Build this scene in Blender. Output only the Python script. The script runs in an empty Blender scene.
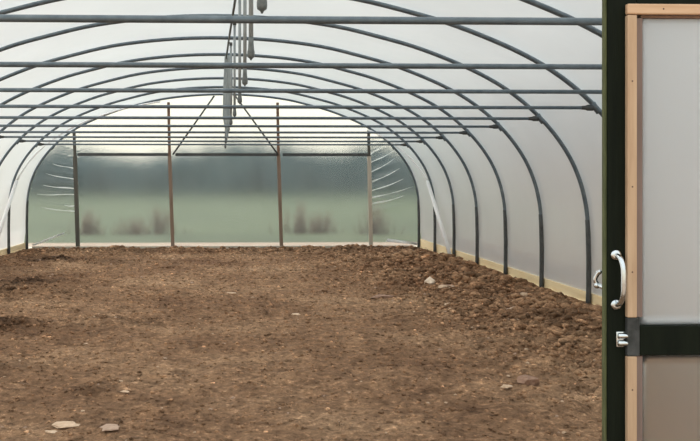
import bpy, bmesh, math, random
import numpy as np
from mathutils import Vector, Matrix
random.seed(7); rng = np.random.default_rng(11)
C = bpy.context.scene
COL = C.collection

# ------------------------------------------------------------------ dimensions (metres)
XC = -0.188            # tunnel axis
CAMH = 1.409
SP = 1.5494            # hoop spacing
YEND = 19.339          # far hoop
def HY(n): return YEND - n * SP
BARZ = 2.09
PROF = [(4.2, -0.12), (4.205, .2), (4.205, .5), (4.195, .9), (4.165, 1.15), (4.10, 1.40), (3.985, 1.66), (3.81, 1.92), (3.60, 2.15),
        (3.37, 2.345), (3.12, 2.51), (2.78, 2.68), (2.31, 2.865), (1.90, 2.985), (1.33, 3.12), (.68, 3.20), (0, 3.227)]

def catmull(pts, sub=5):
    P = [Vector(p) for p in pts]
    out = []
    for i in range(len(P) - 1):
        p0 = P[i - 1] if i > 0 else P[i] * 2 - P[i + 1]
        p1, p2 = P[i], P[i + 1]
        p3 = P[i + 2] if i + 2 < len(P) else P[i + 1] * 2 - P[i]
        for k in range(sub):
            t = k / sub
            out.append(.5 * ((2 * p1) + (-p0 + p2) * t + (2 * p0 - 5 * p1 + 4 * p2 - p3) * t * t + (-p0 + 3 * p1 - 3 * p2 + p3) * t ** 3))
    out.append(P[-1])
    return out
_full = [(x, z, 0) for x, z in PROF] + [(-x, z, 0) for x, z in PROF[:-1][::-1]]
ARC = [(v.x, v.y) for v in catmull(_full, 4)]          # right foot -> crown -> left foot, relative to axis
def prof_x(z):
    for (x0, z0), (x1, z1) in zip(PROF[:-1], PROF[1:]):
        if z0 <= z <= z1: return x0 + (x1 - x0) * (z - z0) / (z1 - z0)
    return 0
def prof_z(x):
    x = abs(x)
    for (x0, z0), (x1, z1) in zip(PROF[2:-1], PROF[3:]):
        if x1 <= x <= x0: return z0 + (z1 - z0) * (x0 - x) / max(1e-6, x0 - x1)
    return 0

# ------------------------------------------------------------------ mesh helpers
def link(name, bm, mat, parent=None, smooth=True, loc=None):
    me = bpy.data.meshes.new(name)
    bmesh.ops.recalc_face_normals(bm, faces=bm.faces[:])
    bm.to_mesh(me); bm.free()
    if mat: me.materials.append(mat)
    if smooth:
        me.polygons.foreach_set('use_smooth', [True] * len(me.polygons))
    o = bpy.data.objects.new(name, me); COL.objects.link(o)
    if loc is not None: o.location = loc
    if parent: o.parent = parent
    return o
def empty(name, loc=(0, 0, 0)):
    o = bpy.data.objects.new(name, None); COL.objects.link(o); o.location = loc
    o.empty_display_size = .1
    return o
def tag(o, label=None, cat=None, group=None, kind=None):
    if label: o['label'] = label
    if cat: o['category'] = cat
    if group: o['group'] = group
    if kind: o['kind'] = kind
    return o
def struct(o, label=None):
    return tag(o, label, None, None, 'structure')
def copy_tree(root, loc):
    r = root.copy(); COL.objects.link(r); r.location = loc
    for ch in list(root.children):
        c = ch.copy(); COL.objects.link(c); c.parent = r
        for g in list(ch.children):
            d = g.copy(); COL.objects.link(d); d.parent = c
    return r
def tube(bm, pts, r, seg=10, caps=True):
    P = [Vector(p) for p in pts]; n = len(P)
    R = r if isinstance(r, (list, tuple)) else [r] * n
    rings = []; up = None
    for i, p in enumerate(P):
        t = (P[min(i + 1, n - 1)] - P[max(i - 1, 0)]).normalized()
        if up is None:
            up = Vector((0, 1, 0)) if abs(t.y) < .8 else Vector((0, 0, 1))
        a = (up - t * up.dot(t)).normalized(); up = a
        b = t.cross(a)
        rings.append([bm.verts.new(p + (a * math.cos(2 * math.pi * k / seg) + b * math.sin(2 * math.pi * k / seg)) * R[i]) for k in range(seg)])
    for A, B in zip(rings[:-1], rings[1:]):
        for k in range(seg):
            bm.faces.new((A[k], A[(k + 1) % seg], B[(k + 1) % seg], B[k]))
    if caps:
        bm.faces.new(rings[0][::-1]); bm.faces.new(rings[-1])
def box(bm, x0, x1, y0, y1, z0, z1, bevel=0):
    b2 = bmesh.new()
    bmesh.ops.create_cube(b2, size=1)
    bmesh.ops.transform(b2, matrix=Matrix.Translation(((x0 + x1) / 2, (y0 + y1) / 2, (z0 + z1) / 2)) @ Matrix.Diagonal((x1 - x0, y1 - y0, z1 - z0, 1)), verts=b2.verts)
    if bevel: bmesh.ops.bevel(b2, geom=b2.edges[:], offset=bevel, segments=2, affect='EDGES', profile=.5)
    me = bpy.data.meshes.new('t'); b2.to_mesh(me); b2.free(); bm.from_mesh(me); bpy.data.meshes.remove(me)
def beam(bm, a, b, w, d):
    """rectangular timber between two points, w across x, d across y"""
    a, b = Vector(a), Vector(b); vs = []
    for p in (a, b):
        for sx, sy in ((-1, -1), (1, -1), (1, 1), (-1, 1)):
            vs.append(bm.verts.new(p + Vector((sx * w / 2, sy * d / 2, 0))))
    for f in ((0, 3, 2, 1), (4, 5, 6, 7), (0, 1, 5, 4), (1, 2, 6, 5), (2, 3, 7, 6), (3, 0, 4, 7)):
        bm.faces.new([vs[i] for i in f])
def lathe(bm, prof, seg=14, origin=(0, 0, 0), mat=None):
    O = Vector(origin); rings = []
    for r, z in prof:
        rings.append([bm.verts.new(O + (mat @ Vector((r * math.cos(2 * math.pi * k / seg), r * math.sin(2 * math.pi * k / seg), z)) if mat else Vector((r * math.cos(2 * math.pi * k / seg), r * math.sin(2 * math.pi * k / seg), z)))) for k in range(seg)])
    for A, B in zip(rings[:-1], rings[1:]):
        for k in range(seg): bm.faces.new((A[k], A[(k + 1) % seg], B[(k + 1) % seg], B[k]))
    bm.faces.new(rings[0][::-1]); bm.faces.new(rings[-1])

# ------------------------------------------------------------------ materials
def newmat(name):
    m = bpy.data.materials.new(name); m.use_nodes = True
    nt = m.node_tree; nt.nodes.clear()
    out = nt.nodes.new('ShaderNodeOutputMaterial')
    return m, nt, out
def N(nt, kind, **kw):
    n = nt.nodes.new(kind)
    for k, v in kw.items():
        if k in n.inputs: n.inputs[k].default_value = v
        else: setattr(n, k, v)
    return n
def noise(nt, scale, detail=5, rough=.6, coord=None, vec_scale=None):
    n = N(nt, 'ShaderNodeTexNoise'); n.inputs['Scale'].default_value = scale
    n.inputs['Detail'].default_value = detail; n.inputs['Roughness'].default_value = rough
    tc = N(nt, 'ShaderNodeTexCoord') if coord is None else coord
    if vec_scale:
        mp = N(nt, 'ShaderNodeMapping'); mp.inputs['Scale'].default_value = vec_scale
        nt.links.new(tc.outputs['Object'], mp.inputs['Vector']); nt.links.new(mp.outputs[0], n.inputs['Vector'])
    else: nt.links.new(tc.outputs['Object'], n.inputs['Vector'])
    return n
def ramp(nt, fac, stops):
    r = N(nt, 'ShaderNodeValToRGB'); e = r.color_ramp.elements
    while len(e) < len(stops): e.new(.5)
    for k, (p, c) in enumerate(stops):
        e[k].position = p; e[k].color = (*c, 1) if len(c) == 3 else c
    nt.links.new(fac, r.inputs[0]); return r
def surf(name, stops, scale=8, rough=.8, metal=0, bump=.2, bump_scale=None, vec_scale=None, detail=6, spec=.5, dist=.01):
    m, nt, out = newmat(name)
    b = N(nt, 'ShaderNodeBsdfPrincipled'); b.inputs['Roughness'].default_value = rough; b.inputs['Metallic'].default_value = metal
    b.inputs['Specular IOR Level'].default_value = spec
    n = noise(nt, scale, detail, .6, None, vec_scale)
    r = ramp(nt, n.outputs['Fac'], stops); nt.links.new(r.outputs[0], b.inputs['Base Color'])
    if bump:
        n2 = noise(nt, bump_scale or scale * 3, 6, .65, None, vec_scale)
        bp = N(nt, 'ShaderNodeBump'); bp.inputs['Strength'].default_value = bump; bp.inputs['Distance'].default_value = dist
        nt.links.new(n2.outputs['Fac'], bp.inputs['Height']); nt.links.new(bp.outputs[0], b.inputs['Normal'])
    nt.links.new(b.outputs[0], out.inputs['Surface'])
    return m
def plastic(name, tcol, transparent=.15, refr=0.0, rrough=.3, gloss=.05, grough=.3, diffuse=.15, mottle=.06, mscale=.7, bump=.15, bscale=3):
    """hazy polythene: scatters light through, lets some straight through, slightly shiny"""
    m, nt, out = newmat(name)
    n = noise(nt, mscale, 4, .6)
    lo = tuple(c * (1 - mottle) for c in tcol); hi = tuple(min(1, c * (1 + mottle * .5)) for c in tcol)
    r = ramp(nt, n.outputs['Fac'], [(.3, lo), (.7, hi)])
    n2 = noise(nt, bscale, 4, .55)
    bp = N(nt, 'ShaderNodeBump'); bp.inputs['Strength'].default_value = bump; bp.inputs['Distance'].default_value = .05
    nt.links.new(n2.outputs['Fac'], bp.inputs['Height'])
    t = N(nt, 'ShaderNodeBsdfTranslucent'); d = N(nt, 'ShaderNodeBsdfDiffuse')
    nt.links.new(r.outputs[0], t.inputs['Color']); nt.links.new(r.outputs[0], d.inputs['Color'])
    nt.links.new(bp.outputs[0], t.inputs['Normal'])
    m1 = N(nt, 'ShaderNodeMixShader'); m1.inputs[0].default_value = diffuse
    nt.links.new(t.outputs[0], m1.inputs[1]); nt.links.new(d.outputs[0], m1.inputs[2]); last = m1
    if transparent:
        a = N(nt, 'ShaderNodeBsdfTransparent'); a.inputs[0].default_value = (.96, .97, .97, 1)
        mm = N(nt, 'ShaderNodeMixShader'); mm.inputs[0].default_value = transparent
        nt.links.new(last.outputs[0], mm.inputs[1]); nt.links.new(a.outputs[0], mm.inputs[2]); last = mm
    if refr:
        a = N(nt, 'ShaderNodeBsdfRefraction'); a.inputs['IOR'].default_value = 1.4; a.inputs['Roughness'].default_value = rrough
        a.inputs['Color'].default_value = (.97, .98, .98, 1)
        mm = N(nt, 'ShaderNodeMixShader'); mm.inputs[0].default_value = refr
        nt.links.new(last.outputs[0], mm.inputs[1]); nt.links.new(a.outputs[0], mm.inputs[2]); last = mm
    g = N(nt, 'ShaderNodeBsdfGlossy'); g.inputs['Roughness'].default_value = grough
    nt.links.new(bp.outputs[0], g.inputs['Normal'])
    fr = N(nt, 'ShaderNodeFresnel'); fr.inputs['IOR'].default_value = 1.3
    mu = N(nt, 'ShaderNodeMath', operation='MULTIPLY'); mu.inputs[1].default_value = gloss * 10
    nt.links.new(fr.outputs[0], mu.inputs[0])
    mm = N(nt, 'ShaderNodeMixShader'); nt.links.new(mu.outputs[0], mm.inputs[0])
    nt.links.new(last.outputs[0], mm.inputs[1]); nt.links.new(g.outputs[0], mm.inputs[2])
    nt.links.new(mm.outputs[0], out.inputs['Surface'])
    return m

M = {}
M['steel'] = surf('galvanised_steel', [(.3, (.085, .112, .135)), (.7, (.15, .185, .21))], 14, .42, .35, .12)
M['steel_dark'] = surf('weathered_steel', [(.3, (.045, .05, .052)), (.7, (.09, .095, .095))], 10, .55, .3, .2)
M['cover'] = plastic('polythene_cover', (.93, .945, .94), .03, gloss=.05, grough=.35, diffuse=.28)
M['cover_end'] = plastic('polythene_end_sheet', (.84, .86, .83), 0, refr=.92, rrough=.15, gloss=.05, grough=.25, mottle=.12, mscale=1.2)
M['cover_fold_glint'] = plastic('polythene_fold_glint', (.96, .97, .97), .05, gloss=.06, grough=.2, diffuse=.4)  # whiter than the sheet: streak highlights of the folds put into its colour
M['cover_door'] = plastic('polythene_door_sheet', (.97, .965, .985), 0, refr=.74, rrough=.45, gloss=.02, grough=.4, diffuse=.5, mottle=.03)
M['yellow_timber'] = surf('new_pine_board', [(.3, (.90, .70, .40)), (.7, (.96, .79, .51))], 3, .7, 0, .2, vec_scale=(8, .6, 8))
M['pale_timber'] = surf('pale_pine', [(.25, (.40, .25, .15)), (.5, (.50, .335, .21)), (.75, (.58, .41, .27))], 3, .7, 0, .25, vec_scale=(14, 14, 1.2))
M['pale_timber_h'] = surf('pale_pine_cross', [(.25, (.50, .30, .17)), (.5, (.60, .38, .23)), (.75, (.68, .46, .30))], 3, .7, 0, .25, vec_scale=(1.2, 14, 14))
M['brown_timber'] = surf('brown_timber', [(.3, (.13, .075, .05)), (.7, (.25, .15, .10))], 3, .8, 0, .3, vec_scale=(12, 12, 1))
M['strip_timber'] = surf('dull_brown_timber', [(.3, (.17, .115, .095)), (.7, (.24, .17, .145))], 3, .8, 0, .3, vec_scale=(12, 12, 1))
M['red_timber'] = surf('reddish_timber', [(.3, (.17, .115, .08)), (.7, (.27, .19, .14))], 3, .8, 0, .3, vec_scale=(12, 12, 1))
M['grey_timber'] = surf('grey_green_timber', [(.3, (.06, .06, .05)), (.7, (.12, .11, .09))], 3, .8, 0, .3, vec_scale=(12, 12, 1))
M['cream_timber'] = surf('cream_timber', [(.3, (.42, .37, .30)), (.7, (.58, .52, .43))], 3, .8, 0, .3, vec_scale=(12, 12, 1))
M['black_timber'] = surf('black_stained_timber', [(.3, (.004, .006, .0035)), (.75, (.010, .013, .007))], 3, .75, 0, .35, vec_scale=(10, 10, 1), spec=.12)
M['green_edge'] = surf('green_timber_edge', [(.3, (.05, .06, .02)), (.7, (.11, .12, .045))], 6, .8, 0, .35, vec_scale=(10, 10, 2))
M['grey_rail'] = surf('scuffed_timber', [(.35, (.012, .014, .012)), (.75, (.075, .075, .075))], 20, .7, 0, .3)
M['chrome'] = surf('chrome', [(.3, (.50, .53, .54)), (.7, (.64, .66, .67))], 10, .2, 1.0, .05)
M['nail'] = surf('nail_head', [(.3, (.10, .06, .04)), (.7, (.16, .1, .07))], 20, .6, .5, 0)
M['white_strap'] = surf('white_painted_tube', [(.3, (.92, .92, .92)), (.7, (.95, .95, .95))], 10, .35, 0, .03)
M['grey_pipe'] = surf('grey_plastic_pipe', [(.3, (.24, .27, .28)), (.7, (.34, .37, .375))], 8, .4, 0, .05)
M['fleece'] = surf('grey_sheeting', [(.3, (.22, .26, .265)), (.7, (.38, .42, .42))], 6, .6, 0, .2, vec_scale=(8, 8, 1))
M['dark_plastic'] = surf('dark_plastic', [(.3, (.04, .045, .045)), (.7, (.08, .085, .085))], 8, .45, 0, .05)
M['head_plastic'] = surf('grey_sprinkler_plastic', [(.3, (.09, .10, .10)), (.7, (.17, .185, .18))], 30, .5, 0, .2)
M['stone_pale'] = surf('pale_stone', [(.3, (.46, .31, .20)), (.7, (.66, .48, .34))], 30, .85, 0, .5)
M['stone_white'] = surf('whitish_stone', [(.3, (.68, .53, .40)), (.7, (.84, .69, .54))], 30, .85, 0, .5)
M['stone_brown'] = surf('earthy_stone', [(.3, (.22, .125, .085)), (.7, (.36, .22, .15))], 30, .9, 0, .6)
M['stone_pink'] = surf('pinkish_stone', [(.3, (.35, .225, .155)), (.7, (.50, .345, .25))], 30, .85, 0, .5)

M['cover_door_low'] = plastic('polythene_door_sheet_clearer', (.93, .92, .92), 0, refr=.9, rrough=.4, gloss=.02, grough=.4, diffuse=.3, mottle=.03)
def soil_material(name, base=1.0):
    m, nt, out = newmat(name)
    tc = N(nt, 'ShaderNodeTexCoord')
    b = N(nt, 'ShaderNodeBsdfPrincipled'); b.inputs['Roughness'].default_value = .95; b.inputs['Specular IOR Level'].default_value = .12
    n1 = noise(nt, .55, 6, .62, tc)          # damp / dry patches
    n2 = noise(nt, 16, 9, .85, tc)           # crumbs
    n3 = noise(nt, 4.5, 6, .7, tc)
    def c(r, g, bb): return (r * base, g * base, bb * base)
    r1 = ramp(nt, n1.outputs['Fac'], [(.32, c(.190, .103, .058)), (.5, c(.282, .163, .093)), (.68, c(.395, .245, .145))])
    r2 = ramp(nt, n2.outputs['Fac'], [(.36, (.22, .20, .19)), (.46, (.78, .78, .78)), (.56, (1.1, 1.1, 1.1)), (.645, (2.3, 2.35, 2.4))])
    r3 = ramp(nt, n3.outputs['Fac'], [(.34, (.56, .54, .53)), (.5, (1.0, 1.0, 1.0)), (.68, (1.28, 1.26, 1.22))])
    x1 = N(nt, 'ShaderNodeMix', data_type='RGBA', blend_type='MULTIPLY'); x1.inputs[0].default_value = 1
    nt.links.new(r1.outputs[0], x1.inputs[6]); nt.links.new(r2.outputs[0], x1.inputs[7])
    x2 = N(nt, 'ShaderNodeMix', data_type='RGBA', blend_type='MULTIPLY'); x2.inputs[0].default_value = .9
    nt.links.new(x1.outputs[2], x2.inputs[6]); nt.links.new(r3.outputs[0], x2.inputs[7])
    # darker freshly turned damp soil stored per vertex as an attribute (follows where the ground was dug)
    at = N(nt, 'ShaderNodeAttribute', attribute_name='damp')
    x3 = N(nt, 'ShaderNodeMix', data_type='RGBA', blend_type='MULTIPLY')
    x3.inputs[7].default_value = (.36, .36, .38, 1)
    nt.links.new(at.outputs['Fac'], x3.inputs[0]); nt.links.new(x2.outputs[2], x3.inputs[6])
    nt.links.new(x3.outputs[2], b.inputs['Base Color'])
    at2 = N(nt, 'ShaderNodeAttribute', attribute_name='tone')
    ad = N(nt, 'ShaderNodeMath', operation='ADD'); ad.inputs[1].default_value = 1.0
    nt.links.new(at2.outputs['Fac'], ad.inputs[0])
    vm = N(nt, 'ShaderNodeVectorMath', operation='SCALE')
    nt.links.new(x3.outputs[2], vm.inputs[0]); nt.links.new(ad.outputs[0], vm.inputs['Scale'])
    nt.links.new(vm.outputs[0], b.inputs['Base Color'])
    nb = noise(nt, 45, 8, .8, tc)
    bp = N(nt, 'ShaderNodeBump'); bp.inputs['Strength'].default_value = .9; bp.inputs['Distance'].default_value = .02
    nt.links.new(nb.outputs['Fac'], bp.inputs['Height']); nt.links.new(bp.outputs[0], b.inputs['Normal'])
    nt.links.new(b.outputs[0], out.inputs['Surface'])
    return m
M['soil'] = soil_material('bare_soil')
M['clod'] = soil_material('soil_clod_mat', 1.2)
M['outer_ground'] = surf('pale_earth', [(.3, (.38, .26, .185)), (.7, (.54, .40, .30))], 1.5, .95, 0, .2)
M['grass'] = surf('meadow_grass', [(.3, (.042, .062, .022)), (.5, (.062, .084, .031)), (.7, (.082, .100, .040))], .25, .95, 0, 0)
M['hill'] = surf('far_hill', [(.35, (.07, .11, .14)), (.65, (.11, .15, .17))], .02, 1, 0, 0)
M['hedge'] = surf('hedge_leaves', [(.35, (.022, .05, .06)), (.65, (.05, .085, .09))], .3, 1, 0, 0)
M['side_light_blocker'] = surf('light_blocker_brown', [(.35, (.085, .068, .05)), (.65, (.15, .12, .09))], 1.5, 1, 0, 0)
M['dry_stem'] = surf('dry_stalks', [(.3, (.12, .075, .045)), (.7, (.22, .14, .09))], 5, .9, 0, 0)

# ------------------------------------------------------------------ numpy value noise
def vnoise(x, y, seed):
    r = np.random.default_rng(seed); T = r.random((256, 256))
    xi = np.floor(x).astype(int); yi = np.floor(y).astype(int)
    fx = x - xi; fy = y - yi; fx = fx * fx * (3 - 2 * fx); fy = fy * fy * (3 - 2 * fy)
    g = lambda a, b: T[a % 256, b % 256]
    return (g(xi, yi) * (1 - fx) + g(xi + 1, yi) * fx) * (1 - fy) + (g(xi, yi + 1) * (1 - fx) + g(xi + 1, yi + 1) * fx) * fy
def fbm(x, y, f, octs, seed, gain=.55):
    s = 0; a = 1; t = 0
    for k in range(octs):
        s = s + a * (vnoise(x * f + k * 17.3, y * f + k * 9.1, seed + k) - .5); t += a; a *= gain; f *= 2.03
    return s / t * 2
def bump2(x, y, cx, cy, rx, ry, a=0):
    dx = x - cx; dy = y - cy; ca, sa = math.cos(a), math.sin(a)
    u = (dx * ca + dy * sa) / rx; v = (-dx * sa + dy * ca) / ry
    return np.exp(-(u * u + v * v))
MOUNDS = [(-3.05, 10.9, .85, .30, .15, .13), (-3.0, 12.2, .8, .25, 0, .08), (-2.65, 8.6, .8, .28, .1, .10), (-2.0, 6.65, .35, .2, .2, .05),
          (-3.0, 15.6, 1.0, .5, 0, .07), (-3.5, 9.7, .6, .4, 0, .06), (-1.0, 9.0, .5, .25, 0, .02), (-1.0, 5.95, .16, .1, 0, .04)]
BANK = [(3.25, 8.4, .75, .8, 0, .10), (2.75, 10.2, .8, .5, 0, .07), (2.65, 6.9, .55, .3, 0, .06), (3.0, 12.5, .8, 1.0, 0, .08), (3.2, 15.5, .8, 1.2, 0, .06),
        (3.2, 7.2, .6, .4, 0, .07), (2.2, 12.0, .5, .3, 0, .05), (1.35, 10.6, .5, .22, 0, .03)]
def rough_mask(x, y):
    m = 1 / (1 + np.exp(-(x - 2.35 + .12 * (y - 9) * 0.6) * 3.2))            # loose clods along the right wall
    m = np.maximum(m, .8 * np.clip((y - 16.5) / 2.0, 0, 1))
    for cx, cy, rx, ry, a, h in MOUNDS: m = np.maximum(m, min(.85, h * 8) * bump2(x, y, cx, cy, rx * 1.1, ry * 1.2, a))
    return m
def damp_mask(x, y):
    m = np.zeros_like(x)
    for cx, cy, rx, ry, a, h in MOUNDS: m = np.maximum(m, min(1, h * 16) * bump2(x, y, cx, cy, rx * 1.1, ry * 1.1, a))
    m = np.maximum(m, .30 * bump2(x, y, 3.3, 8.3, .8, .8))
    m = np.maximum(m, .45 * np.clip((y - 16.3) / 2.2, 0, 1))
    m = np.maximum(m, .35 * np.clip((-x - 2.2) / 1.5, 0, 1))
    n = fbm(x, y, 1.6, 4, 90)
    return np.clip(m * (1 + 1.3 * n), 0, 1)
def height(x, y):
    big = .018 * fbm(x, y, .45, 3, 3)
    mid = fbm(x, y, 2.3, 4, 20)
    fine = fbm(x, y, 9, 4, 40, .62)
    rid = np.abs(fbm(x, y, 5.5, 4, 60, .6))
    rm = rough_mask(x, y)
    h = big + .020 * mid + .026 * fine + rm * (.09 * (rid - .15) + .06 * fine + .04 * mid)
    h = h - .02 * np.clip(fbm(x, y, 3.5, 3, 75) - .35, 0, 1) * 2
    for cx, cy, rx, ry, a, hh in MOUNDS + BANK: h = h + hh * bump2(x, y, cx, cy, rx, ry, a) * (.65 + .6 * mid)
    edge = np.clip((4.14 - np.abs(x - XC)) / .35, 0, 1) * np.clip((19.3 - y) / .4, 0, 1)
    h = h * (.25 + .75 * edge) - .08 * np.clip((y - 14.5) / 4.8, 0, 1)
    return h
def height1(x, y): return float(height(np.array([x]), np.array([y]))[0])

# ------------------------------------------------------------------ SETTING: floor of bare soil
def make_floor():
    x0, x1, y0, y1, st = XC - 4.225, XC + 4.225, .6, 19.36, .0225
    nx = int((x1 - x0) / st) + 1; ny = int((y1 - y0) / st) + 1
    X, Y = np.meshgrid(np.linspace(x0, x1, nx), np.linspace(y0, y1, ny))
    Z = height(X, Y); D = damp_mask(X, Y)
    co = np.stack([X, Y, Z], -1).reshape(-1, 3)
    me = bpy.data.meshes.new('floor')
    i = np.arange(nx * ny).reshape(ny, nx)
    q = np.stack([i[:-1, :-1], i[:-1, 1:], i[1:, 1:], i[1:, :-1]], -1).reshape(-1, 4)
    me.vertices.add(len(co)); me.vertices.foreach_set('co', co.astype(np.float32).ravel())
    me.loops.add(q.size); me.loops.foreach_set('vertex_index', q.ravel().astype(np.int32))
    me.polygons.add(len(q)); me.polygons.foreach_set('loop_start', np.arange(0, q.size, 4).astype(np.int32))
    me.update(calc_edges=True)
    a = me.attributes.new('damp', 'FLOAT', 'POINT'); a.data.foreach_set('value', D.ravel().astype(np.float32))
    me.polygons.foreach_set('use_smooth', [True] * len(me.polygons))
    me.materials.append(M['soil'])
    o = bpy.data.objects.new('floor', me); COL.objects.link(o)
    struct(o, 'bare brown crumbly soil floor of the polytunnel')
make_floor()

# outside land: soil apron round the tunnel, meadow behind
bm = bmesh.new()
for a, b, c, d in ((-40, 40, -12, .6), (-40, XC - 4.225, .6, 19.36), (XC + 4.225, 40, .6, 19.36), (-40, 40, 19.36, 20.4)):
    vs = [bm.verts.new(p) for p in ((a, c, -.03), (b, c, -.03), (b, d, -.03), (a, d, -.03))]; bm.faces.new(vs)
g = struct(link('ground', bm, M['outer_ground'], smooth=False), 'bare ground around the outside of the polytunnel')
bm = bmesh.new()
vs = [bm.verts.new(p) for p in ((-400, 20.4, -.04), (400, 20.4, -.04), (400, 400, -.04), (-400, 400, -.04))]; bm.faces.new(vs)
struct(link('meadow', bm, M['grass'], smooth=False), 'green meadow seen blurred through the far end sheet')

# cover: sides and roof
def offset_arc(n=4):
    pts = []
    A = ARC
    for i, (x, z) in enumerate(A):
        a = Vector(A[max(i - 1, 0)]); b = Vector(A[min(i + 1, len(A) - 1)])
        t = (b - a).normalized(); nn = Vector((t.y, -t.x))
        off = .028 + (.05 * max(0, 1 - max(z, 0) / .35))
        pts.append((x + nn.x * off, z + nn.y * off))
    return pts
OA = offset_arc()
def cover_piece(name, sel, label):
    ys = []
    y = HY(11)
    k = 0
    while y < YEND + .03:
        ys.append(y); y += SP / 4
    ys[-1] = YEND + .05
    bm = bmesh.new(); rows = []
    for j, y in enumerate(ys):
        ph = (y - HY(11)) / SP; sag = .012 * (math.sin(math.pi * (ph % 1)))
        row = []
        for (x, z) in sel:
            L = math.hypot(x, z - 1) or 1
            s = sag if z > .3 else 0
            row.append(bm.verts.new((XC + x - x / L * s, y, z - (z - 1) / L * s)))
        rows.append(row)
    for A, B in zip(rows[:-1], rows[1:]):
        for i in range(len(A) - 1): bm.faces.new((A[i], A[i + 1], B[i + 1], B[i]))
    return struct(link(name, bm, M['cover']), label)
iR = max(i for i, (x, z) in enumerate(OA[:len(OA) // 2]) if z < BARZ)
iL = len(OA) - 1 - iR
cover_piece('wall_right', OA[:iR + 1], 'translucent polythene side of the tunnel on the right')
cover_piece('ceiling', OA[iR:iL + 1], 'translucent white polythene roof stretched over the hoops')
cover_piece('wall_left', OA[iL:], 'bright translucent polythene side of the tunnel on the left')

# far end sheet, with stretched creases in the two corner bays
def end_sheet():
    bm = bmesh.new(); nz = 100; nx = 220
    zs = np.linspace(-.12, 3.25, nz); grid = {}
    for j, z in enumerate(zs):
        w = prof_x(min(max(z, 0), 3.226)) + .02
        for i in range(nx + 1):
            x = (-1 + 2 * i / nx) * w
            grid[i, j] = bm.verts.new((XC + x, YEND + .055 + crease(x, z), z))
    for j in range(nz - 1):
        for i in range(nx): bm.faces.new((grid[i, j], grid[i + 1, j], grid[i + 1, j + 1], grid[i, j + 1]))
    o = link('wall_back', bm, M['cover_end'])
    s = o.modifiers.new('thickness', 'SOLIDIFY'); s.thickness = .004; s.offset = 1
    struct(o, 'clear polythene sheet closing the far end of the tunnel')
CR = []     # creases: (x0,z0,x1,z1,width,height)
for z0, dz in ((.55, .10), (.85, -.02), (1.06, .06), (1.25, .12), (1.42, .15), (1.6, .18), (1.78, .2), (1.95, .2), (2.12, .16)):
    CR.append((-3.12, z0 + .25, -3.98 + max(0, z0 - 1.2) * .35, z0 + .25 + dz * .9, .03, .045))
    CR.append((3.14, z0 + .15, 3.98 - max(0, z0 - 1.0) * .25, z0 + .15 + dz * 1.6, .035, .05))
def crease(x, z):
    s = 0
    for x0, z0, x1, z1, w, h in CR:
        if (x0 < 0) != (x < 0): continue
        t = (x - x0) / (x1 - x0)
        if t < -.05 or t > 1.15: continue
        zc = z0 + (z1 - z0) * t
        d = (z - zc) / (w * (.6 + .9 * max(0, t)))
        if abs(d) < 3: s += h * math.exp(-d * d) * max(0, 1.0 - .85 * max(0, t)) * 1.3
    return s
end_sheet()

FOLD_GLINTS = [(-3.36, 1.387, -4.0, 1.53, .03), (-3.37, 1.19, -4.06, 1.28, .035), (-3.37, 1.065, -4.19, 1.09, .022), (-3.32, .83, -3.60, .85, .03), (-3.32, .70, -4.12, .81, .022), (-3.38, 1.62, -3.86, 1.74, .022),
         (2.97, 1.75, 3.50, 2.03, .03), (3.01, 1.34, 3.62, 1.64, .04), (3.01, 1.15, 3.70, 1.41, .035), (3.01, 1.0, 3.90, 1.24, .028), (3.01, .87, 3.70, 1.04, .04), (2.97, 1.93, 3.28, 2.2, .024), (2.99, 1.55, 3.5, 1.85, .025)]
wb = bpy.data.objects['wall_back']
for x0, z0, x1, z1, wd in FOLD_GLINTS:  # raised pale strips laid where the creases show streak highlights
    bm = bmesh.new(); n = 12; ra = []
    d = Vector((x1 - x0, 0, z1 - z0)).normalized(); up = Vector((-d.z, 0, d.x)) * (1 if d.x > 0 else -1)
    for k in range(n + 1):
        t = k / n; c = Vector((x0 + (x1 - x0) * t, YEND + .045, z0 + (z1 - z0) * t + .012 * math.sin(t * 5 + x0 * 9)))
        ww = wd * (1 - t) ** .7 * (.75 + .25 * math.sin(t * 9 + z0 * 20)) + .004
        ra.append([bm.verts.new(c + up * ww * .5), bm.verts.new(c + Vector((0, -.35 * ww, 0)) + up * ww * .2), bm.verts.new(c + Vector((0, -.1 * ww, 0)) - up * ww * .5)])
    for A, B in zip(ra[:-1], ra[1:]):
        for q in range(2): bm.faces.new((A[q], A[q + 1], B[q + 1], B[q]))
    link('fold_glint', bm, M['cover_fold_glint'], wb)
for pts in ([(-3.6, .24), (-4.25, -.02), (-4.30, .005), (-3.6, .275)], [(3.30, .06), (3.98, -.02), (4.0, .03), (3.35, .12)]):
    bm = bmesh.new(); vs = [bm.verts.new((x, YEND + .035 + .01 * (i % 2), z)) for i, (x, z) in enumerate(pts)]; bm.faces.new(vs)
    o = link('fold_glint', bm, M['cover_fold_glint'], wb); so_ = o.modifiers.new('thickness', 'SOLIDIFY'); so_.thickness = .003

# yellow baseboards along the sides
for side, sx in (('right', 1), ('left', -1)):
    bm = bmesh.new()
    x0, x1 = sorted((XC + sx * 4.236, XC + sx * 4.262))
    box(bm, x0, x1, HY(11), YEND + .02, -.10, .112 if sx > 0 else .05, .003)
    struct(link('baseboard_' + side, bm, M['yellow_timber'], smooth=False), 'new yellow pine baseboard running along the foot of the %s side' % side)

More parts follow.
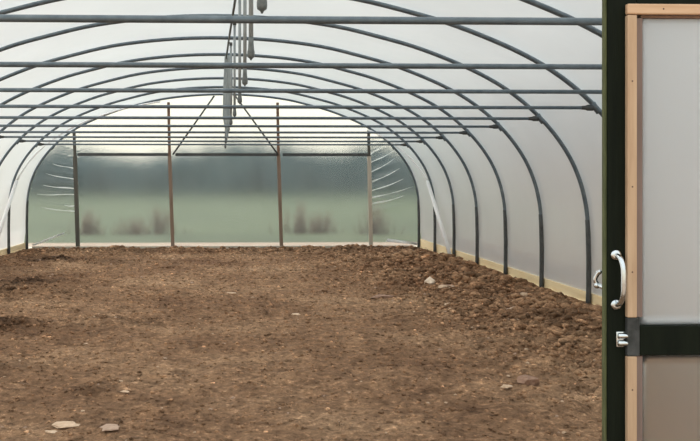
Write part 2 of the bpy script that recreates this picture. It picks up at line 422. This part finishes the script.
# ------------------------------------------------------------------ hoops
ORD = ['hindmost', 'second', 'third', 'fourth', 'fifth', 'sixth', 'seventh', 'eighth', 'ninth', 'tenth', 'eleventh', 'twelfth']
def make_hoop():
    root = empty('hoop')
    bm = bmesh.new()
    tube(bm, [(x, 0, z) for x, z in ARC if z > -.02], .0235, 12)
    link('hoop_tube', bm, M['steel'], root)
    for s in (1, -1):
        bm = bmesh.new()
        pts = [(s * prof_x(z), 0, z) for z in (-.1, 0, .2, .5, .8, .95)]
        tube(bm, pts, [.03, .03, .029, .028, .027, .0245], 12)
        link('ground_tube', bm, M['steel_dark'], root)
        bm = bmesh.new(); x = s * prof_x(BARZ)
        z = BARZ
        tube(bm, [(x + s * .03, 0, z - .045), (x - s * .005, 0, z + .0), (x - s * .035, 0, z + .045)], .0285, 12)
        link('clamp', bm, M['steel'], root)
    return root
proto = make_hoop()
for n in range(0, 12):
    o = proto if n == 0 else copy_tree(proto, (0, 0, 0))
    o.location = (XC, HY(n), 0)
    if n == 0: lab = 'hindmost grey steel hoop framing the far end sheet'
    elif n == 11: lab = 'nearest grey steel hoop just behind the open door'
    elif n >= 9: lab = '%s grey steel hoop counted from the far end, overhead and out of frame' % ORD[n]
    else: lab = '%s grey steel hoop counted forward from the far end sheet' % ORD[n]
    tag(o, lab, 'hoop', 'steel hoops carrying the polythene cover')

# ------------------------------------------------------------------ crossbars
HB = prof_x(BARZ)
def make_bar():
    root = empty('crossbar')
    bm = bmesh.new(); w = HB - .04
    tube(bm, [(-w, 0, 0), (w, 0, 0)], .0165, 12)
    link('bar_tube', bm, M['steel'], root)
    for s in (-1, 1):
        bm = bmesh.new()
        tube(bm, [(s * (w - .10), 0, 0), (s * (w - .06), 0, 0), (s * (w - .04), 0, 0), (s * (w + .012), 0, 0)], [.018, .022, .03, .03], 10)
        link('end_clamp', bm, M['steel_dark'], root)
    return root
proto = make_bar()
for n in range(1, 11):
    o = proto if n == 1 else copy_tree(proto, (0, 0, 0))
    o.location = (XC, HY(n), BARZ)
    lab = ('hindmost' if n == 1 else 'nearest and thickest looking' if n == 10 else ORD[n - 1]) + ' horizontal steel crossbar spanning its hoop' + ('' if n in (1, 10) else ', counted from the far end')
    tag(o, lab, 'crossbar', 'crossbars tying the hoops')

# ------------------------------------------------------------------ far end timber frame
ef = tag(empty('end_frame', (XC, 19.3, 0)), 'timber frame of posts and a dark rail holding the far end sheet', 'frame')
def at_end(x): return x - XC
posts = [(-3.301, -3.386, 2.44, 'grey_timber', .085, 'dark grey outer post on the left'),
         (-1.282, -1.378, 3.05, 'red_timber', .075, 'reddish brown inner post on the left'),
         (1.042, .956, 3.05, 'red_timber', .075, 'reddish brown inner post on the right'),
         (2.972, 2.918, 2.46, 'cream_timber', .08, 'pale outer post on the right')]
for xb, xt, zt, mk, w, lab in posts:
    bm = bmesh.new(); beam(bm, (at_end(xb), 0, -.12), (at_end(xb) + (at_end(xt) - at_end(xb)) * .75, 0, 1.9), w, .05)
    o = link('post', bm, M[mk], ef, smooth=False); o['label'] = lab
    bm = bmesh.new(); xm = at_end(xb) + (at_end(xt) - at_end(xb)) * .75
    beam(bm, (xm, 0, 1.9), (at_end(xt), 0, zt), .058, .05)
    link('post_extension', bm, M['brown_timber' if mk == 'red_timber' else 'grey_timber'], ef, smooth=False)
for a, b in ((-3.34, -1.34), (-1.26, .96), (1.04, 2.93)):
    bm = bmesh.new(); box(bm, at_end(a) + .03, at_end(b) - .005, -.02, .02, 1.90, 1.965, .003)
    link('rail', bm, M['steel_dark'], ef, smooth=False)
bm = bmesh.new(); box(bm, -4.18 + .1, 4.08, -.03, .03, -.12, -.025, .003)
link('bottom_plate', bm, M['cream_timber'], ef, smooth=False)
for a, b, lab in (((-1.282, 1.93), (-.40, 3.19), 'dark steel brace rising from the left inner post to the ridge'), ((.966, 1.93), (.05, 3.19), 'dark steel brace rising from the right inner post to the ridge')):
    bm = bmesh.new(); tube(bm, [(a[0], 19.245, a[1]), (b[0], 19.30, b[1])], .018, 8)
    o = link('ridge_brace', bm, M['steel_dark']); tag(o, lab, 'brace', 'ridge braces at the far end')

# ------------------------------------------------------------------ white corner braces following the cover
def on_cover(side, z, n, inset=.05):
    x = prof_x(z) - inset
    return (XC + side * x, HY(n), z)
def brace(side, lab_lo, lab_up, ztop):
    z1 = 1.36
    bm = bmesh.new()
    a = on_cover(side, z1, 1, .055); b = (XC + side * (4.2 - .04), HY(2) + .08, .0)
    tube(bm, [a, b], .036, 10)
    tag(link('corner_brace', bm, M['white_strap']), lab_lo, 'brace')
    bm = bmesh.new(); pts = []
    for k in range(15):
        t = k / 14; z = z1 + (ztop - z1) * (1 - (1 - t) ** 1.6)
        if z <= 2.5:
            x = prof_x(z)
        else: x = prof_x(min(z, 3.2))
        pts.append((XC + side * (x - .045), HY(1) + (HY(0) - .06 - HY(1)) * t, z - .02 - .02 * t))
    tube(bm, pts, .018, 8)
    tag(link('cover_strap', bm, M['white_strap']), lab_up, 'strap')
brace(1, 'white diagonal brace leaning against the foot of the third hoop on the right', 'white strap running up the cover in the far right corner', 2.5)
brace(-1, 'white diagonal brace leaning at the left edge by the far corner', 'white strap running up the cover in the far left corner to the ridge', 3.1)

# ------------------------------------------------------------------ irrigation: feeder pipe and droppers
DR = {10: (.124, .708), 9: (.108, .712), 8: (.092, .716), 7: (.064, .705), 6: (.018, .69), 5: (-.026, .69), 4: (-.066, .69), 3: (-.098, .67), 2: (-.125, .64), 1: (-.15, .60)}
TOPZ = 3.165
bm = bmesh.new()
tube(bm, [(DR[n][0] - .012 - .02, HY(n), TOPZ - .0 - (.0 if n > 3 else .0)) for n in range(10, 0, -1)], .013, 10)
tag(link('feeder_pipe', bm, M['dark_plastic']), 'black feeder pipe running along under the ridge above the droppers', 'pipe')
def make_dropper(L):
    root = empty('sprinkler_dropper')
    bm = bmesh.new(); tube(bm, [(0, 0, .09), (0, 0, L)], .0145, 10)
    link('drop_pipe', bm, M['grey_pipe'], root)
    bm = bmesh.new()
    lathe(bm, [(.005, 0), (.007, .008), (.012, .012), (.0205, .018), (.0225, .030), (.0225, .050), (.019, .066), (.0165, .10), (.015, .14)])
    link('sprinkler_head', bm, M['head_plastic'], root)
    bm = bmesh.new(); tube(bm, [(0, 0, L - .03), (0, 0, L + .012)], .021, 10)
    link('hanger_clip', bm, M['dark_plastic'], root)
    return root
dproto = make_dropper(1.05)
for n in range(10, 0, -1):
    x, h = DR[n]; z = CAMH + h; L = TOPZ - z - .01
    if n in (10,): o = dproto
    else: o = copy_tree(dproto, (0, 0, 0))
    o.location = (x, HY(n), z)
    # each pipe has its own length
    for ch in o.children:
        if ch.name.startswith('drop_pipe') and abs(L - 1.05) > .005:
            me = ch.data.copy(); ch.data = me
            for v in me.vertices:
                if v.co.z > .5: v.co.z = L
        if ch.name.startswith('hanger_clip'):
            ch.location.z = L - 1.05
    lab = {10: 'grey hanging dropper with a fat sprinkler head, nearest of the row', 1: 'grey hanging sprinkler dropper furthest back in the row'}.get(n, 'grey hanging sprinkler dropper at the %s hoop from the far end' % ORD[n])
    tag(o, lab, 'sprinkler', 'sprinkler droppers hanging in a row')

# gathered grey sheeting hanging from the ridge behind the droppers
bm = bmesh.new(); prevr = None
for k in range(25):
    t = k / 24; z = 3.20 - 1.22 * t
    wx = .050 + .012 * min(1, t * 3); wx *= 1 if t < .72 else max(.12, 1 - (t - .72) / .28 * .95)
    cx = -.068 - .02 * t; ring = []
    for q in range(28):
        a = 2 * math.pi * q / 28; pl = 1 + .16 * math.cos(7 * a + 1.2 * t)
        ring.append(bm.verts.new((cx + wx * math.cos(a) * pl, 13.08 + .035 * math.sin(a) * pl, z)))
    if prevr:
        for q in range(28): bm.faces.new((prevr[q], prevr[(q + 1) % 28], ring[(q + 1) % 28], ring[q]))
    else: bm.faces.new(ring[::-1])
    prevr = ring
bm.faces.new(prevr)
tag(link('gathered_sheeting', bm, M['fleece']), 'long grey gathered roll of sheeting hanging from the ridge and narrowing to a point', 'sheeting')

# ------------------------------------------------------------------ near door frame and sliding door leaf
nf = tag(empty('doorway_frame', (XC, HY(11), 0)), 'dark timber door posts and lintel of the near doorway', 'frame')
for xa, xb in ((-1.36, -1.29), (.978, 1.035)):
    bm = bmesh.new(); box(bm, xa - XC, xb - XC, -.055, -.005, -.05, 2.10, .003)
    link('post', bm, M['black_timber'], nf, smooth=False)
bm = bmesh.new(); box(bm, -1.36 - XC, 2.15 - XC, -.055, -.005, 2.10, 2.19, .003)
link('lintel', bm, M['black_timber'], nf, smooth=False)

DY = 2.2
door = struct(empty('door_1', (.92, DY, .03)), 'black framed door leaf with polythene panels and chrome handle, right foreground')
W, TOP = .98, 1.93
def dbox(name, x0, x1, y0, y1, z0, z1, mat, bev=.002, par=None, lab=None):
    bm = bmesh.new(); box(bm, x0, x1, y0, y1, z0, z1, bev)
    o = link(name, bm, M[mat], par or door, smooth=False)
    if lab: o['label'] = lab
    return o
RZ0, RZ1 = .975 - .03, 1.047 - .03
BT = 1.841 - .03
# local x measured from left edge of the leaf (.92)
dbox('stile', .0085, .080, .0, .026, .0, TOP, 'black_timber')
dbox('stile', W - .08, W, .0, .026, .0, TOP, 'black_timber')
dbox('stile_edge', -.0000+.0035, .0083, .007, .026, .0, TOP, 'green_edge', .001, lab='lighter green outer edge')  # thin edge strip, lighter green than the stile face
dbox('head_rail', .0805, W - .0805, .0, .04, 1.80, TOP, 'black_timber')
dbox('middle_rail', .082, W - .0805, -.016, .025, RZ0, RZ1, 'black_timber')
dbox('bottom_rail', .0805, W - .0805, .0, .04, .0, .11, 'black_timber')
dbox('rail_end', .0505, .0815, -.0155, -.0005, RZ0 - .002, RZ1 + .02, 'grey_rail', lab='scuffed grey end of the middle rail')
# pale battens that pin the sheet
dbox('batten', .0505, .0745, -.016, -.0005, RZ1 + .021, BT - .028, 'pale_timber')
dbox('batten', .0505, .0745, -.016, -.0005, .06, RZ0 - .003, 'pale_timber')
# inner brown strip
dbox('inner_strip', .0750, .092, -.0075, -.0003, RZ1 + .021, BT - .034, 'strip_timber', .001)
dbox('inner_strip', .0750, .092, -.0075, -.0003, .111, RZ0 - .003, 'strip_timber', .001)
bm = bmesh.new(); box(bm, .05, W - .05, -.017, -.001, BT - .026, BT, .0035)
o = link('batten', bm, M['pale_timber_h'], door, smooth=False)
dbox('batten', W - .080, W - .055, -.016, -.0005, .06, BT - .028, 'pale_timber')
dbox('inner_strip', .0895, W - .0805, -.002, .03, BT - .0325, BT - .0265, 'brown_timber', .0008)
# nails
for z in (1.79, 1.62, 1.36, 1.15, .86, .60):
    bm = bmesh.new(); lathe(bm, [(.0015, 0), (.0024, .0006), (.0024, .001)], 8, (.0625, -.0165, z), Matrix.Rotation(-math.pi / 2, 3, 'X'))
    link('nail', bm, M['nail'], door)
for x in (.14, .34, .6, .82):
    bm = bmesh.new(); lathe(bm, [(.0015, 0), (.0024, .0006), (.0024, .001)], 8, (x, -.0175, BT - .013), Matrix.Rotation(-math.pi / 2, 3, 'X'))
    link('nail', bm, M['nail'], door)
# polythene panels (two panes)
for z0, z1 in ((RZ1, BT - .02), (.10, RZ0)):
    bm = bmesh.new(); nx, nz = 30, 30; g = {}
    for j in range(nz + 1):
        for i in range(nx + 1):
            u, v = i / nx, j / nz
            x = .088 + (W - .168) * u; z = z0 + (z1 - z0) * v
            sag = .004 * math.sin(math.pi * u) * math.sin(math.pi * v) + .0012 * math.sin(9 * x + 4 * z)
            g[i, j] = bm.verts.new((x, .012 + sag, z))
    for j in range(nz):
        for i in range(nx): bm.faces.new((g[i, j], g[i + 1, j], g[i + 1, j + 1], g[i, j + 1]))
    o = link('polythene_panel', bm, M['cover_door' if z0 > .5 else 'cover_door_low'], door)
    s = o.modifiers.new('thickness', 'SOLIDIFY'); s.thickness = .002

def make_handle(par, s):
    """bow pull handle; s=-1 front of the leaf, +1 back"""
    y0 = -.0005 if s < 0 else .0405
    x = .028
    zc = [(1.221 - .03), (1.098 - .03)]
    bm = bmesh.new()
    tube(bm, catmull([(x, y0 + s * .004, zc[0]), (x + .002, y0 + s * .022, zc[0] - .008), (x + .003, y0 + s * .034, zc[0] - .028), (x + .003, y0 + s * .037, (zc[0] + zc[1]) / 2),
              (x + .003, y0 + s * .034, zc[1] + .028), (x + .002, y0 + s * .022, zc[1] + .008), (x, y0 + s * .004, zc[1])], 4), .0062, 12)
    h = link('pull_handle', bm, M['chrome'], par); h['label'] = 'chrome bow handle on the %s of the door' % ('front' if s < 0 else 'back')
    for z in zc:
        bm = bmesh.new()
        lathe(bm, [(.0135, 0), (.0135, .003), (.011, .0055), (.007, .007)], 18, (x, y0, z), Matrix.Rotation(-s * math.pi / 2, 3, 'X'))
        link('flange', bm, M['chrome'], h)
make_handle(door, -1)
bm = bmesh.new()
K = 1.152 - .03
tube(bm, catmull([(.03, .027, K - .02), (.018, .048, K - .018), (.010, .064, K - .012), (.004, .068, K), (.008, .064, K + .014), (.014, .056, K + .024)], 4), .0055, 10)
ck = link('back_catch', bm, M['chrome'], door); ck['label'] = 'small chrome catch behind the edge of the door'
for dx, dz, rr in ((.008, -.014, .0085), (.010, .018, .0065)):
    bm = bmesh.new(); bmesh.ops.create_icosphere(bm, subdivisions=2, radius=rr, matrix=Matrix.Translation((dx, .066, K + dz)))
    link('catch_knob', bm, M['chrome'], ck)
# small chrome lock under the handle
bm = bmesh.new()
for dz in (.009, -.009):
    tube(bm, [(.030, -.008, 1.0125 - .03 + dz), (.032, -.008, 1.0125 - .03 + dz), (.054, -.008, 1.0125 - .03 + dz), (.056, -.008, 1.0125 - .03 + dz)], [.006, .0075, .0075, .006], 12)
box(bm, .028, .058, -.004, -.0004, 1.0125 - .03 - .019, 1.0125 - .03 + .019, .001)
o = link('latch', bm, M['chrome'], door); o['label'] = 'small chrome latch under the handle'

# ------------------------------------------------------------------ stones and clods
ICO = []
for sub in (1, 2):
    b = bmesh.new(); bmesh.ops.create_icosphere(b, subdivisions=sub, radius=1)
    ICO.append((np.array([v.co[:] for v in b.verts]), np.array([[v.index for v in f.verts] for f in b.faces]))); b.free()
def rock_verts(sub, r, flat=.6, jag=.45):
    V = ICO[sub][0].copy()
    ax = r.normal(size=(6, 3)); ax /= np.linalg.norm(ax, axis=1)[:, None]
    for a in ax:                                            # chop flat facets
        d = V @ a; lim = .62 + .25 * r.random(); V -= np.outer(np.clip(d - lim, 0, None), a)
    V *= 1 + jag * (r.random(len(V)) - .5)[:, None]
    V *= np.array([1 + .5 * r.random(), .75 + .4 * r.random(), flat])
    t = r.random() * 6.28; c, s = math.cos(t), math.sin(t)
    return V @ np.array([[c, -s, 0], [s, c, 0], [0, 0, 1]]).T
def single_rock(name, x, y, size, mat, flat=.6, sub=1, seed=0, sx=1):
    r = np.random.default_rng(seed)
    V = rock_verts(sub, r, flat); V *= size; V[:, 0] *= sx
    me = bpy.data.meshes.new(name); me.from_pydata(V.tolist(), [], ICO[sub][1].tolist()); me.update(); me.materials.append(mat)
    o = bpy.data.objects.new(name, me); COL.objects.link(o)
    z = height1(x, y)
    o.location = (x, y, z + size * flat * .35)
    return o
named = [
    (2.59, 11.78, .085, 'stone_white', .8, 1.1, 'stone', 'whitest large stone, lying at the edge of the rough soil towards the far right'),
    (2.66, 11.25, .06, 'stone_pale', .6, 1.3, 'stone', 'pale stone just in front of the whitest large stone'),
    (2.80, 11.6, .075, 'stone_pink', .6, 1.3, 'stone', 'pinkish stone to the right of the whitest large stone'),
    (1.84, 5.98, .032, 'stone_pale', .55, 1.3, 'stone', 'small pale stone left of the big brown lump, lower right'),
    (2.0, 6.03, .052, 'stone_brown', 1.0, 1.3, 'soil_lump', 'big reddish brown lump standing proud of the soil, lower right'),
    (-.95, 5.13, .062, 'stone_pale', .16, 1.5, 'stone', 'flat whitish stone half buried at the bottom left'),
    (-1.0, 5.0, .025, 'stone_pale', .35, 1.1, 'stone', 'pale stone just below the flat whitish one'),
    (-.68, 5.02, .045, 'stone_pink', .3, 1.5, 'stone', 'low sandy stone right of the flat whitish one'),
    (-.71, 5.92, .024, 'stone_pale', .4, 1.3, 'stone', 'pale chip beside a small dark hollow, lower left'),
    (1.74, 10.61, .07, 'stone_brown', .4, 1.8, 'stone', 'long brownish stone in the middle of the right half'),
    (.66, 9.35, .033, 'stone_pale', .5, 1.2, 'stone', 'pale stone near the middle of the tunnel floor'),
    (3.33, 10.2, .05, 'stone_pale', .6, 1.2, 'stone', 'pale pink stone close to the right side, in front of the fifth hoop'),
    (2.62, 9.1, .06, 'stone_pink', .7, 1.3, 'stone', 'pink brown stone topping the clods, right of centre'),
    (2.95, 9.35, .07, 'stone_pink', .6, 1.5, 'stone', 'broad pink brown stone among the clods beside the right baseboard'),
    (2.38, 9.8, .05, 'stone_pale', .6, 1.2, 'stone', 'pale stone in front of the rough band of clods'),
    (-.02, 11.1, .035, 'stone_pale', .4, 1.5, 'stone', 'pale flat stone near the tunnel centre line'),
    (-1.25, 7.7, .02, 'stone_pale', .5, 1.2, 'stone', 'pale pebble left of centre, midway up the floor'),
]
for i, (x, y, s, mk, fl, sx, nm, lab) in enumerate(named):
    tag(single_rock(nm, x, y, s, M[mk], fl, 1, 100 + i, sx), lab, 'stone' if nm == 'stone' else 'lump')
# many small pale pebbles: nothing tells them apart
r = np.random.default_rng(5); protos = []
for k in range(8):
    V = rock_verts(0, r, .6)
    me = bpy.data.meshes.new('pebble'); me.from_pydata(V.tolist(), [], ICO[0][1].tolist()); me.update()
    me.materials.append(M[['stone_pale', 'stone_pink', 'stone_pale', 'stone_pink'][k % 4]]); protos.append(me)
cnt = 0
while cnt < 285:
    y = 4.6 + 13.5 * r.random() ** 1.35; x = -.3 + (r.random() * 2 - 1) * min(3.8, y * .42 + .1)
    if r.random() < .45: x = 2.2 + 1.4 * r.random() if y > 6.5 else x
    s = (.006 + .008 * r.random() ** 2) * (.75 + y * .09)
    o = bpy.data.objects.new('pebble', protos[cnt % 8]); COL.objects.link(o)
    o.scale = (s, s, s); o.rotation_euler = (0, 0, r.random() * 6); o.location = (x, y, height1(x, y) + s * .25)
    tag(o, 'small pale pebble scattered on the brown soil', 'pebble', 'pebbles scattered over the soil'); cnt += 1

def clods(N_):
    r = np.random.default_rng(21)
    X = []; Y = []
    xs = XC + (r.random(N_ * 6) * 2 - 1) * 4.1; ys = 4.3 + 14.9 * r.random(N_ * 6) ** 1.25
    m = rough_mask(xs, ys); keep = r.random(N_ * 6) < (.22 + .78 * m ** 1.5)
    xs, ys, m = xs[keep][:N_], ys[keep][:N_], m[keep][:N_]
    hs = height(xs, ys); D = damp_mask(xs, ys)
    AV = []; AF = []; AD = []; AT = []; base = 0
    for x, y, mm, h, d in zip(xs, ys, m, hs, D):
        s = (.004 + .014 * r.random() ** 2.5) * (.7 + .05 * y) + mm * (.003 + .032 * r.random() ** 4 + .06 * r.random() ** 16)
        V = rock_verts(0, r, .55 + .25 * r.random()) * s + np.array([x, y, h + s * .12])
        AV.append(V); AF.append(ICO[0][1] + base); base += len(V); AD.append(np.full(len(V), d)); AT.append(np.full(len(V), -.4 + (.9 + 1.3 * (r.random() < .05)) * r.random() ** 1.2))
    V = np.concatenate(AV); F = np.concatenate(AF); D = np.concatenate(AD)
    me = bpy.data.meshes.new('soil_clods')
    me.vertices.add(len(V)); me.vertices.foreach_set('co', V.astype(np.float32).ravel())
    me.loops.add(F.size); me.loops.foreach_set('vertex_index', F.ravel().astype(np.int32))
    me.polygons.add(len(F)); me.polygons.foreach_set('loop_start', np.arange(0, F.size, 3).astype(np.int32))
    me.update(calc_edges=True)
    a = me.attributes.new('damp', 'FLOAT', 'POINT'); a.data.foreach_set('value', D.astype(np.float32))
    a = me.attributes.new('tone', 'FLOAT', 'POINT'); a.data.foreach_set('value', np.concatenate(AT).astype(np.float32))
    me.materials.append(M['clod'])
    o = bpy.data.objects.new('soil_clods', me); COL.objects.link(o)
    tag(o, 'crumbly brown soil clods strewn thickest along the right side', 'soil', None, 'stuff')
clods(55000)

# ------------------------------------------------------------------ outdoors beyond the end sheet
def lumps(name, boxes, mat, seed):
    r = np.random.default_rng(seed); AV = []; AF = []; b = 0
    for (x, y, z, sx, sy, sz) in boxes:
        V = ICO[1][0] * (1 + .25 * (r.random(len(ICO[1][0])) - .5))[:, None] * np.array([sx, sy, sz]) + np.array([x, y, z])
        AV.append(V); AF.append(ICO[1][1] + b); b += len(V)
    me = bpy.data.meshes.new(name); me.from_pydata(np.concatenate(AV).tolist(), [], np.concatenate(AF).tolist()); me.update(); me.materials.append(mat)
    o = bpy.data.objects.new(name, me); COL.objects.link(o); return o
r = np.random.default_rng(3)
o = lumps('hedgerow', [(-90 + k * 2.2, 78 + r.random() * 3, 1.0, 2.2, 2, (2.3 if -14 < -90 + k * 2.2 < -3 else 3.1) + .8 * r.random()) for k in range(82)], M['hedge'], 4)
tag(o, 'dark blue green hedgerow blurred behind the end sheet', 'hedge')
r2 = np.random.default_rng(9)
o = lumps('side_light_blocker', [(7.6 + .4 * r2.random(), 2 + k * .62, 1.2, 1.0, .8, 2.1 + .5 * r2.random()) for k in range(44)], M['side_light_blocker'], 8)  # hedge form added outside the right wall to darken its polythene
tag(o, 'added unseen hedge mass outside the right side, darkening the polythene', 'hedge')
bm = bmesh.new(); prev = None
for k in range(61):
    x = -400 + k * 800 / 60; z = 5 + 3.0 * math.sin(k * .33) + 1.5 * math.sin(k * .9 + 1)
    col = [bm.verts.new((x, 260, -1)), bm.verts.new((x, 300, z * .7)), bm.verts.new((x, 340, z)), bm.verts.new((x, 420, -1))]
    if prev:
        for a in range(3): bm.faces.new((prev[a], prev[a + 1], col[a + 1], col[a]))
    prev = col
struct(link('hills', bm, M['hill']), 'low blue grey hills beyond the meadow')
weeds = [(-2.62, 21.0, .5, 'left of the left inner post'), (-1.95, 21.3, .75, 'beside the left inner post'), (1.75, 21.2, .8, 'right of the right inner post'), (2.35, 21.5, .6, 'left of the pale outer post'),
         (3.7, 20.9, .8, 'in the far right corner bay'), (-3.75, 21.0, .6, 'in the far left corner bay')]
for i, (x, y, h, w) in enumerate(weeds):
    bm = bmesh.new()
    rr = random.Random(i)
    for k in range(60):
        a = rr.uniform(0, 6.28); d = .62 * abs(rr.gauss(0, .5)); hh = 1.25 * h * rr.uniform(.35, 1.0) * math.exp(-d * d * 2)
        p = Vector((math.cos(a) * d, math.sin(a) * d * .6, -.03)); q = p + Vector((rr.uniform(-.12, .12), rr.uniform(-.08, .08), hh))
        tube(bm, [p, (p + q) / 2 + Vector((rr.uniform(-.03, .03), 0, 0)), q], [.013, .010, .004], 5)
    o = link('weed_clump', bm, M['dry_stem'], loc=(x, y + 2.6, -.045)); tag(o, 'brown dead weeds outside the end sheet, ' + w, 'weeds', 'dead weeds outside the end sheet')

# ------------------------------------------------------------------ light
w = bpy.data.worlds.new('overcast'); C.world = w; w.use_nodes = True
nt = w.node_tree; nt.nodes.clear()
out = nt.nodes.new('ShaderNodeOutputWorld'); bg = nt.nodes.new('ShaderNodeBackground')
tc = nt.nodes.new('ShaderNodeTexCoord'); sep = nt.nodes.new('ShaderNodeSeparateXYZ')
nt.links.new(tc.outputs['Generated'], sep.inputs[0])
rp = nt.nodes.new('ShaderNodeValToRGB'); e = rp.color_ramp.elements
e[0].position = 0; e[0].color = (.86, .80, .64, 1); e[1].position = 1; e[1].color = (.88, .965, 1, 1)
m_ = e.new(.10); m_.color = (.87, .84, .70, 1); m2 = e.new(.35); m2.color = (.90, .98, 1, 1)
nt.links.new(sep.outputs['Z'], rp.inputs[0]); nt.links.new(rp.outputs[0], bg.inputs[0])
bg.inputs[1].default_value = 1.0
nt.links.new(bg.outputs[0], out.inputs[0])
sl = bpy.data.lights.new('sun', 'SUN'); sl.energy = 1.8; sl.angle = math.radians(7); sl.color = (1, .95, .88)
so = bpy.data.objects.new('sun', sl); COL.objects.link(so)
so.rotation_euler = (math.radians(-28), math.radians(-42), 0)
so.location = (-10, 15, 20)

# ------------------------------------------------------------------ camera
TH = .0324; F = 900.
cam = bpy.data.cameras.new('camera'); co = bpy.data.objects.new('camera', cam); COL.objects.link(co)
co.location = (0, 0, CAMH); co.rotation_euler = (math.pi / 2, 0, -TH)
cam.sensor_width = 36; cam.lens = F / 700 * 36
px = 232.96 + F * math.tan(TH)
cam.shift_x = (350 - px) / 700; cam.shift_y = -(220.5 - 179.04) / 700
cam.clip_end = 2000
C.camera = co
C.view_settings.view_transform = 'Standard'; C.view_settings.look = 'None'; C.view_settings.gamma = 1
C.view_settings.use_curve_mapping = False
C.view_settings.exposure = 0.66
C.cycles.use_denoising = True
C.cycles.denoising_prefilter = 'ACCURATE'
C.cycles.max_bounces = 10; C.cycles.transmission_bounces = 10; C.cycles.transparent_max_bounces = 12; C.cycles.diffuse_bounces = 5
